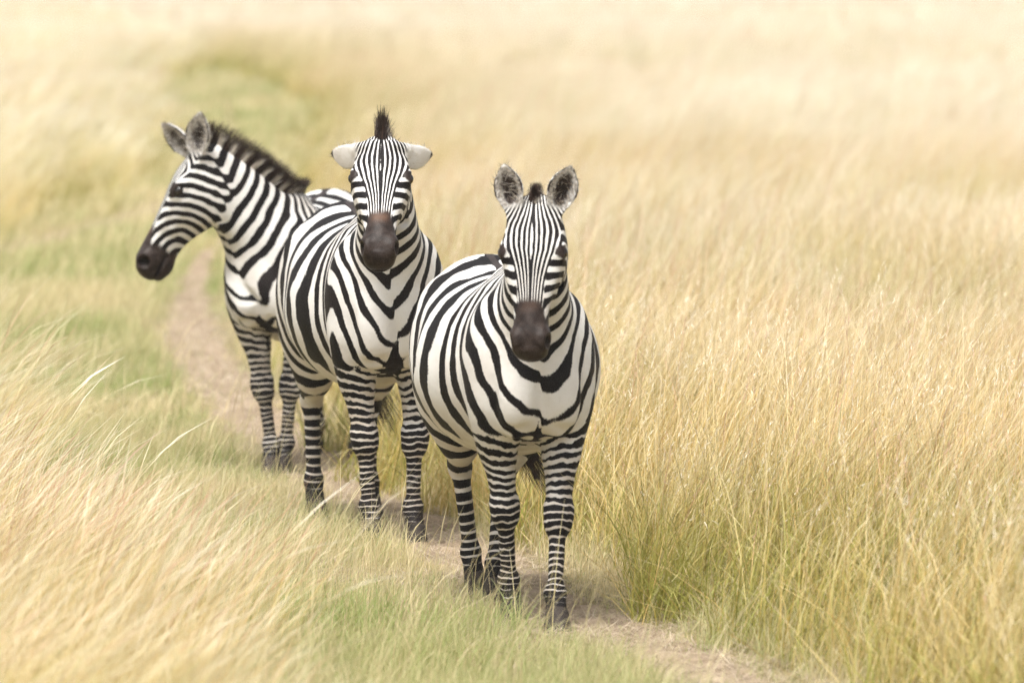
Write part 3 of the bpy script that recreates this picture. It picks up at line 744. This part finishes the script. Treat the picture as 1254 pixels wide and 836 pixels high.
def dirtness(V):
    d = np.abs(V[:, 0] - curve_x(DIRT, V[:, 1])) / curve_x(DW, V[:, 1])
    d2 = np.where((V[:, 1] > 44) & (V[:, 1] < 64), np.abs(V[:, 0] - curve_x(DIRT2, V[:, 1])) / 0.22, 9)
    return {'dirt': np.clip(1.15 - np.minimum(d, d2), -1, 1)}
gx = np.concatenate([-np.geomspace(3000, 12, 14), np.linspace(-10, 8, 91), np.geomspace(10, 3000, 14)])
gy = np.concatenate([[-200, -50, 0], np.linspace(6, 60, 271), np.geomspace(61, 4000, 60)])
go = grid_sheet('ground', gx, gy, lambda X, Y: 0.012 * (vnoise(X, Y, 0.5, 5) - 0.5) - 0.006, GM, 'structure', dirtness)
go['label'] = 'bare and thinly grassed savanna soil under the grass'
# the trodden path, a shallow strip laid along the dirt line
NP, NC = 2200, 31
ps = np.linspace(8, 50, NP)
cx, hw = curve_x(DIRT, ps), curve_x(DW, ps)
cross = np.linspace(-1, 1, NC)
edge = 1 + 0.6 * (vnoise(ps, ps * 0 + 3, 0.35, 8) - 0.5)[:, None] + 0.3 * (vnoise(ps, ps * 0 + 9, 0.09, 9) - 0.5)[:, None]
PX = cx[:, None] + hw[:, None] * cross[None] * edge
PY = np.repeat(ps[:, None], NC, 1)
dents = 0.026 * (vnoise(PX, PY, 0.16, 2) - 0.5) + 0.016 * (vnoise(PX, PY, 0.06, 12) - 0.5) - 0.020 * sstep(0.62, 0.85, vnoise(PX, PY, 0.11, 22))
PV_ = np.stack([PX, PY, 0.014 + dents * (1 - cross[None] ** 4) - 0.045 * (np.abs(cross[None]) > 0.99)], -1).reshape(-1, 3)
i = np.arange(NP - 1)[:, None] * NC + np.arange(NC - 1)[None]
po = mesh_np('path', PV_, np.stack([i, i + 1, i + NC + 1, i + NC], -1).reshape(-1, 4), {'dirt': np.repeat((1.1 - 0.9 * np.abs(cross) ** 2)[None], NP, 0).ravel()}, GM)
po['kind'] = 'structure'; po['label'] = 'narrow trodden dirt path winding between the grass'

def blade_material(name, lo, hi, tipc, lowgreen, red, trans):
    m, nt, b = newmat(name)
    t = attr(nt, 't'); r = attr(nt, 'r'); g = attr(nt, 'g')
    c = mixc(nt, r, lo, hi)
    c = mixc(nt, nmath(nt, 'MULTIPLY', ramp(nt, t, 0.45, 1.0), attr(nt, 'pale')), c, tipc)
    c = mixc(nt, g, c, lowgreen)
    c = mixc(nt, attr(nt, 'red'), c, red)
    nt.links.new(c, b.inputs['Base Color']); b.inputs['Roughness'].default_value = 0.55; b.inputs['Specular IOR Level'].default_value = 0.3
    tr = nt.nodes.new('ShaderNodeBsdfTranslucent'); nt.links.new(c, tr.inputs['Color'])
    mx = nt.nodes.new('ShaderNodeMixShader'); mx.inputs[0].default_value = trans
    out = nt.nodes['Material Output']
    nt.links.new(b.outputs[0], mx.inputs[1]); nt.links.new(tr.outputs[0], mx.inputs[2]); nt.links.new(mx.outputs[0], out.inputs['Surface'])
    return m
STRAW = blade_material('dry_straw', (0.56, 0.355, 0.105), (0.83, 0.645, 0.31), (0.90, 0.855, 0.755), (0.285, 0.285, 0.055), (0.50, 0.25, 0.155), 0.22)
LITTER = blade_material('dead_straw', (0.28, 0.20, 0.125), (0.62, 0.53, 0.40), (0.62, 0.53, 0.40), (0.3, 0.3, 0.1), (0.4, 0.3, 0.2), 0.15)
GREEN = blade_material('short_green', (0.38, 0.37, 0.15), (0.74, 0.62, 0.38), (0.70, 0.62, 0.38), (0.29, 0.37, 0.115), (0.5, 0.38, 0.22), 0.35)

def blades(x, y, L, th0, bend, az, width, rng, nseg=4, green=None, rr=None, pale=1.0, red=None, head=None, z0=0.0, greentop=1.1):
    """ribbons that start th0 off the vertical and bend further by `bend` along their length, all in azimuth az"""
    n = len(x)
    width = np.broadcast_to(width, n); L = np.broadcast_to(L, n); th0 = np.broadcast_to(th0, n); bend = np.broadcast_to(bend, n)
    ca, sa = np.cos(az), np.sin(az)
    tw = rng.random(n) * 6.283
    sd = np.stack([np.cos(tw), np.sin(tw) * 0.6, np.zeros(n)], 1)
    V = np.zeros((n, (nseg + 1) * 2, 3)); t = np.zeros((n, (nseg + 1) * 2))
    px = np.array(x, float); py = np.array(y, float); pz = np.zeros(n) + z0
    for k in range(nseg + 1):
        p = k / nseg
        if k:
            th = th0 + bend * ((k - 0.5) / nseg) ** 1.5
            ds = L / nseg
            px = px + ds * np.sin(th) * ca; py = py + ds * np.sin(th) * sa; pz = np.maximum(pz + ds * np.cos(th), 0.006)
        ww = width * (1 - 0.85 * p ** 1.5)
        if head is not None:
            ww = ww * np.where(head > 0, 0.7, 1) + head * (0.9 if p > 0.7 and p < 0.99 else 0.0)
        c = np.stack([px, py, pz], 1)
        V[:, 2*k] = c - sd * ww[:, None]; V[:, 2*k+1] = c + sd * ww[:, None]; t[:, 2*k:2*k+2] = p
    m = (nseg + 1) * 2
    q = np.array([[2*k, 2*k+1, 2*k+3, 2*k+2] for k in range(nseg)])[None] + np.arange(n)[:, None, None] * m
    r = rng.random(n) if rr is None else rr
    g = np.zeros(n) if green is None else green
    rd = np.zeros(n) if red is None else red
    tt = t.ravel()
    A = dict(t=tt, r=np.repeat(r, m), g=np.clip(np.repeat(g, m) * np.clip(1.3 - greentop * tt, 0, 1), 0, 1), pale=np.repeat(np.broadcast_to(pale, n), m), red=np.repeat(rd, m) * sstep(0.45, 0.8, tt))
    return (V.reshape(-1, 3), q.reshape(-1, 4), A), np.stack([px, py, pz], 1)
def scatter(rng, d0, d1, dens, pad=0.7):
    w1 = d1 * 627 / FPX + pad
    n = int((d1 - d0) * 2 * w1 * dens)
    y = d0 + rng.random(n) * (d1 - d0); x = (rng.random(n) * 2 - 1) * w1
    k = np.abs(x) < y * 627 / FPX + pad
    return x[k], y[k]
def ragged(x, y, amp=0.44):
    return amp * (vnoise(x, y, 0.9, 4) - 0.5) * 2 + amp * 0.7 * (vnoise(x, y, 0.22, 6) - 0.5) * 2
def join(parts):
    V, Q, A = [], [], {}; off = 0
    for v, q, a in parts:
        V.append(v); Q.append(q + off); off += len(v)
        for k in a: A.setdefault(k, []).append(a[k])
    return np.concatenate(V), np.concatenate(Q), {k: np.concatenate(a) for k, a in A.items()}
def clumped(x, y, rng, scale, lo, seed):
    c = 0.6 * vnoise(x, y, scale, seed) + 0.4 * vnoise(x, y, scale * 0.35, seed + 1)
    return rng.random(len(x)) < lo + (1 - lo) * sstep(0.30, 0.62, c)
def inside_right(x, y): return (x - curve_x(RIGHT, y)) - ragged(x, y) * np.clip(y / 30, 0.5, 1.2)
def inside_left(x, y): return (curve_x(LEFT, y) - x) - ragged(x, y) * np.clip(y / 30, 0.6, 1.2)
D2R = math.pi / 180
rng = np.random.default_rng(11)
def tall_field(name, inside, bands, label, lean, greenlo, hscale, paleness):
    parts = []
    for d0, d1, dens, wd, nseg, detail in bands:
        def pts(k):
            x, y = scatter(rng, d0, d1, dens * k); e = inside(x, y); m = e > 0
            x, y, e = x[m], y[m], e[m]
            m = clumped(x, y, rng, 0.7, 0.4, 61)
            return x[m], y[m], e[m]
        def tone(x, y, e, n):
            pat = 0.6 * vnoise(x, y, 3.2, 31) + 0.4 * vnoise(x, y, 0.8, 33)
            g = np.clip(greenlo + 1.6 * (pat - 0.5) + (0.42 + 0.28 * sstep(50, 90, y)) * sstep(190, 135, y) * np.exp(-e / (0.8 * np.maximum(1, y / 22))) + 0.22 * rng.normal(size=n), 0, 1)
            rr = np.clip(0.5 + 1.0 * (vnoise(x, y, 1.1, 51) - 0.5) + (0.42 if detail == 1 else 0.20) * rng.normal(size=n) + (0.3 if lean > 40 else 0), 0, 1)
            return g, rr
        # flowering stems
        x, y, e = pts(0.65 if detail == 1 else 1.0); n = len(x)
        if not n: continue
        g, rr = tone(x, y, e, n)
        hh = hscale * (0.72 + 0.42 * rng.random(n)) * (0.66 + 0.62 * vnoise(x, y, 1.3, 41)) * (0.72 + 0.28 * sstep(0, 0.6, e))
        gust = vnoise(x, y, 2.4, 21) - 0.5
        az = 0.15 + (0.95 if detail == 1 else 0.45) * rng.normal(size=n)
        th0 = D2R * (lean * 0.35 + 7 * rng.normal(size=n)); bd = D2R * (lean + 44 * gust + 22 * rng.normal(size=n))
        has = rng.random(n) < (0.30 if detail == 1 else 0.55)
        redp = np.where(has & (rng.random(n) < 0.18 + 0.60 * sstep(0.45, 0.7, vnoise(x, y, 3.0, 91))), 0.75, 0.0)
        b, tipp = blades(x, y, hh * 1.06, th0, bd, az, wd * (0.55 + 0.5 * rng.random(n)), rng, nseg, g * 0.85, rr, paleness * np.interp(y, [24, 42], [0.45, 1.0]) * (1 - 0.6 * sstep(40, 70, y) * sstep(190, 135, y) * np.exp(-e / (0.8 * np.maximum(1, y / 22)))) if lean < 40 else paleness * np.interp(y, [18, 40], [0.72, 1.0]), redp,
                         None if detail == 1 else np.where(has, wd * 1.1, 0))
        if d0 >= 60: b[2]['t'] = np.clip(b[2]['t'] + (0.28 if lean < 40 else 0.08), 0, 1)      # flowering-top colour spread down far stems, painted in place of thicker haze
        parts.append(b)
        if detail == 1:      # small spikelets fanning out along the last part of each flowering stem
            hs_ = np.nonzero(has)[0]
            for j in range(7):
                back = (j + rng.random(len(hs_))) / 7 * 0.16
                an = az[hs_]; th = th0[hs_] + bd[hs_]
                ox = tipp[hs_, 0] - back * np.sin(th) * np.cos(an); oy = tipp[hs_, 1] - back * np.sin(th) * np.sin(an); oz = tipp[hs_, 2] - back * np.cos(th)
                bb, _ = blades(ox, oy, 0.012 + 0.026 * rng.random(len(hs_)), th + 0.35 * rng.normal(size=len(hs_)), 0.5, an + 1.0 * rng.normal(size=len(hs_)), 0.0010 + 0.0007 * rng.random(len(hs_)), rng, 2, None, np.clip(rr[hs_] + 0.1, 0, 1), paleness, redp[hs_] * 1.1, z0=oz)
                bb[2]['t'] = np.full_like(bb[2]['t'], 0.9); bb[2]['red'] = np.repeat(redp[hs_], 6)
                parts.append(bb)
        # arching leaves
        x, y, e = pts(1.25 if detail == 1 else 0.6); n = len(x); g, rr = tone(x, y, e, n)
        hh = hscale * (0.35 + 0.45 * rng.random(n)) * (0.72 + 0.28 * sstep(0, 0.6, e))
        az = np.where(rng.random(n) < 0.6, 0.1 + 0.8 * rng.normal(size=n), rng.random(n) * 6.283)
        b, _ = blades(x, y, hh * 1.2, D2R * (12 + 12 * rng.normal(size=n)), D2R * (70 + 45 * rng.normal(size=n)), az, wd * 1.4 * (0.5 + 0.8 * rng.random(n)), rng, nseg + (1 if detail else 0), np.clip(g + 0.22, 0, 1), rr, paleness * 0.6, greentop=0.75)
        parts.append(b)
        if detail:
            # broken and crossing dead stems
            x, y, e = pts(0.34); n = len(x); g, rr = tone(x, y, e, n)
            b, _ = blades(x, y, hscale * (0.4 + 0.6 * rng.random(n)), D2R * (35 + 20 * rng.normal(size=n)), D2R * 30 * rng.normal(size=n), rng.random(n) * 6.283, wd * 0.7, rng, 3, g * 0.3, np.clip(rr + 0.2, 0, 1), 0.5)
            parts.append(b)
            # undergrowth
            x, y, e = pts(1.0); n = len(x); g, rr = tone(x, y, e, n)
            b, _ = blades(x, y, hscale * (0.14 + 0.30 * rng.random(n)), D2R * (15 + 15 * rng.normal(size=n)), D2R * (50 + 50 * rng.normal(size=n)), rng.random(n) * 6.283, wd * (0.7 + 0.6 * rng.random(n)), rng, 3, np.clip(g + 0.25, 0, 1), rr * 0.8, 0.3, greentop=0.5)
            parts.append(b)
    if lean > 40:
        x, y = scatter(rng, 12, 28, 5); e = inside(x, y); m = (e > -0.05) & (e < 0.8); x, y, e = x[m], y[m], e[m]; n = len(x)
        b, _ = blades(x, y, 0.80 + 0.30 * rng.random(n), D2R * (20 + 9 * rng.normal(size=n)), D2R * (50 + 14 * rng.normal(size=n)), 0.1 + 0.3 * rng.normal(size=n), 0.0022, rng, 6, None, 0.5 + 0.5 * rng.random(n), 1.0, np.where(rng.random(n) < 0.2, 0.6, 0.0), np.full(n, 0.0025) + 0.002 * rng.random(n))
        parts.append(b)
    V, Q, A = join(parts)
    o = mesh_np(name, V, Q, A, STRAW, None, False)
    o['kind'] = 'stuff'; o['label'] = label; o['category'] = 'grass'
    return o
tall_field('tall_dry_grass', inside_right, [(15, 30, 640, 0.0026, 5, 1), (30, 42, 480, 0.0032, 4, 1), (42, 64, 260, 0.0045, 3, 0), (64, 110, 90, 0.009, 3, 0), (110, 200, 30, 0.018, 2, 0), (200, 440, 7, 0.045, 2, 0)],
           'tall dry golden grass filling the field right of the zebras', 37, 0.30, 0.86, 0.9)
tall_field('windblown_grass', inside_left, [(9.5, 32, 600, 0.0017, 5, 2), (32, 60, 280, 0.0042, 3, 0), (60, 110, 90, 0.009, 3, 0), (110, 200, 30, 0.018, 2, 0), (200, 440, 7, 0.045, 2, 0)],
           'pale windblown grass leaning over from the left edge', 52, 0.15, 0.84, 1.0)
# short grass of the trodden corridor, and straw litter lying on the path
def corridor():
    parts = []
    for d0, d1, dens, hm, wd, nseg in ((14, 30, 3000, 0.15, 0.0018, 3), (30, 45, 1500, 0.13, 0.0028, 2), (45, 75, 450, 0.14, 0.006, 2), (75, 260, 90, 0.16, 0.015, 2)):
        x, y = scatter(rng, d0, d1, dens)
        k = (x < curve_x(RIGHT, y) + 0.5) & (x > curve_x(LEFT, y) - 0.6); x, y = x[k], y[k]
        dd = np.abs(x - curve_x(DIRT, y)) / curve_x(DW, y)
        d2 = np.where((y > 44) & (y < 64), np.abs(x - curve_x(DIRT2, y)) / 0.25, 9)
        dd = np.minimum(dd, d2) + 1.0 * (vnoise(x, y, 0.20, 71) - 0.5) + 0.6 * (vnoise(x, y, 0.7, 72) - 0.5)
        k = rng.random(len(x)) < np.clip(sstep(0.45, 1.8, dd), 0.16, 1); x, y, dd = x[k], y[k], dd[k]
        k = clumped(x, y, rng, 0.35, 0.30, 73); x, y, dd = x[k], y[k], dd[k]
        n = len(x)
        gp = 0.65 * vnoise(x, y, 1.3, 75) + 0.35 * vnoise(x, y, 0.3, 76)
        rightside = sstep(0.0, 0.4, x - curve_x(DIRT, y)) * (y < 40)        # dry thatch between the path and the tall grass
        h = hm * (0.35 + 0.9 * rng.random(n)) * (0.45 + 1.1 * vnoise(x, y, 0.55, 74)) * np.clip(dd / 1.7, 0.30, 1)
        g = np.clip(0.31 - 0.10 * (d0 > 70) + 1.4 * (gp - 0.45) + 0.25 * rng.normal(size=n) - 0.45 * rightside, 0, 1)
        rr = np.clip(0.55 - 1.2 * (gp - 0.5) + 0.33 * rng.normal(size=n) + 0.25 * rightside, 0, 1)
        az = np.where(rng.random(n) < 0.5, 0.2 + 0.9 * rng.normal(size=n), rng.random(n) * 6.283)
        b, _ = blades(x, y, h * 1.15, D2R * (12 + 14 * rng.normal(size=n)), D2R * (45 + 40 * rng.normal(size=n)), az, wd * (0.6 + 0.7 * rng.random(n)), rng, nseg, g, rr, 0.6, greentop=0.6)
        parts.append(b)
    for d0, d1, dens, wd in ((14, 30, 60, 0.0018), (30, 48, 45, 0.0028), (48, 75, 25, 0.006)):
        x, y = scatter(rng, d0, d1, dens)
        k = (x < curve_x(RIGHT, y) + 0.2) & (x > curve_x(LEFT, y) - 0.4) & (np.abs(x - curve_x(DIRT, y)) > curve_x(DW, y) * 1.1); x, y = x[k], y[k]
        k = clumped(x, y, rng, 0.8, 0.1, 93); x, y = x[k], y[k]; n = len(x)
        b, _ = blades(x, y, 0.22 + 0.35 * rng.random(n), D2R * (12 + 12 * rng.normal(size=n)), D2R * (45 + 30 * rng.normal(size=n)), 0.2 + 0.8 * rng.normal(size=n), wd * (0.6 + 0.6 * rng.random(n)), rng, 4, np.zeros(n), 0.5 + 0.5 * rng.random(n), 1.0, head=np.where(rng.random(n) < 0.5, wd, 0))
        parts.append(b)
    V, Q, A = join(parts)
    o = mesh_np('short_green_grass', V, Q, A, GREEN, None, False)
    o['kind'] = 'stuff'; o['label'] = 'short green grass along the trodden path'; o['category'] = 'grass'
    parts = []
    for d0, d1, dens, wd in ((15, 30, 3600, 0.0017), (30, 46, 1500, 0.0028)):
        x, y = scatter(rng, d0, d1, dens)
        k = (np.abs(x - curve_x(DIRT, y)) < 0.75) & (x < curve_x(RIGHT, y) + 0.4); x, y = x[k], y[k]
        k = clumped(x, y, rng, 0.25, 0.22, 83); x, y = x[k], y[k]; n = len(x)
        b, _ = blades(x, y, 0.04 + 0.14 * rng.random(n), D2R * (84 + 5 * rng.normal(size=n)), D2R * 6 * rng.normal(size=n), rng.random(n) * 6.283, wd * (0.6 + 0.8 * rng.random(n)), rng, 2, None, rng.random(n), 0.4, z0=0.016)
        parts.append(b)
    V, Q, A = join(parts)
    o = mesh_np('straw_litter', V, Q, A, LITTER, None, False)
    o['kind'] = 'stuff'; o['label'] = 'dead straw litter scattered over the dirt path'; o['category'] = 'straw'
corridor()
# ------------------------------------------------------------------ the bright, slightly dusty air over the plain
def haze_box():
    m = bpy.data.materials.new('pale_air'); m.use_nodes = True; nt = m.node_tree; nt.nodes.clear()
    out = nt.nodes.new('ShaderNodeOutputMaterial'); v = nt.nodes.new('ShaderNodeVolumePrincipled')
    v.inputs['Color'].default_value = (1.0, 0.985, 0.95, 1); v.inputs['Density'].default_value = 0.0005; v.inputs['Anisotropy'].default_value = 0.0
    nt.links.new(v.outputs[0], out.inputs['Volume'])
    X, Y0, Y1, Z0, Z1 = 3200, -400, 4300, -1.1, 3.0
    V = np.array([[a, b, c] for a in (-X, X) for b in (Y0, Y1) for c in (Z0, Z1)], float)
    Q = np.array([[0, 1, 3, 2], [4, 6, 7, 5], [0, 4, 5, 1], [2, 3, 7, 6], [0, 2, 6, 4], [1, 5, 7, 3]])
    o = mesh_np('haze', V, Q, None, m, None, False)
    o['kind'] = 'stuff'; o['label'] = 'thin pale haze over the far grassland'; o['category'] = 'haze'
haze_box()
ZB = [
 dict(seed=3, at=(650, 768, 0.40), heading=-80, fat=.94, scale=1.025, pf=.060, pb=.19, neck=(-12, -2), head=(-6, 14, 0), ear=(((-.92, .34, .25), (.55, .15, .75)), ((-.92, -.20, .25), (.55, -.15, .75))),
      fl=(14, -4, 0, 0), fr=(-9, 4, 0, 0), hl=(14, -7, 0, 0), hr=(-4, 6, 0, 0), tail=0.30, forelock=0.62, mane=.085, crown=.30, fade=0.4, rust=0.3, pect=0.4, chest=0.45,
      label='zebra in front on the path, upright dark eared, head lowered towards the viewer'),
 dict(seed=7, at=(474, 668, 0.40), heading=-78.5, fat=0.85, scale=1.085, neck=(-24, -11), head=(13, 2, 0), ear=(((-.26, .80, -.52), (-.55, -.35, -.6)), ((-.26, -.80, -.52), (-.55, .35, -.6))), earskew=-0.5, earlen=.95, vee=.5, pf=.057, earcurl=0.3, earw=.84, skew=-.012, crown=1.0,
      fl=(3, -1, 0, 0), fr=(0, 3, 0, 0), hl=(2, 0, 0, 0), hr=(-3, 0, 0, 0), tail=.22, forelock=1.25, rust=1.0, keelw=.05, keeltop=.82, off=0.35, asym=-0.1, pect=0.7,
      label='middle zebra with white ears turned sideways and a tall spiky forelock'),
 dict(seed=12, at=(335, 582, 0.40), heading=-105, fat=0.95, scale=1.03, neck=(-63, 5), nload=.25, hs=1.14, head=(-8, -1, 0), ear=(((-.92, .12, .36), (.3, .85, .4)), ((-.30, -.30, .90), (.55, .6, .3))),
      fl=(-2, -5, 0, 0), fr=(2, 8, 0, 0), hl=(0, 0, 0, 0), hr=(0, 0, 0, 0), forelock=1.0, rust=0.9, off=0.6, mane=0.125, earlen=1.1, eardark=.62, keelw=.055, pect=0.5, pk=0.040, mouth=(.425, -.160),
      label='rearmost zebra with its head turned in profile and bristly dark mane'),
]
for z in ZB:
    r = build_zebra(z, z['label'])
    a = math.radians(z['heading']); g = at(*z['at'][:2])
    fx = z['at'][2] * z['scale']
    r.rotation_euler = (0, 0, a); r.scale = (z['scale'],) * 3
    r.location = (g.x - fx * math.cos(a), g.y - fx * math.sin(a), 0)
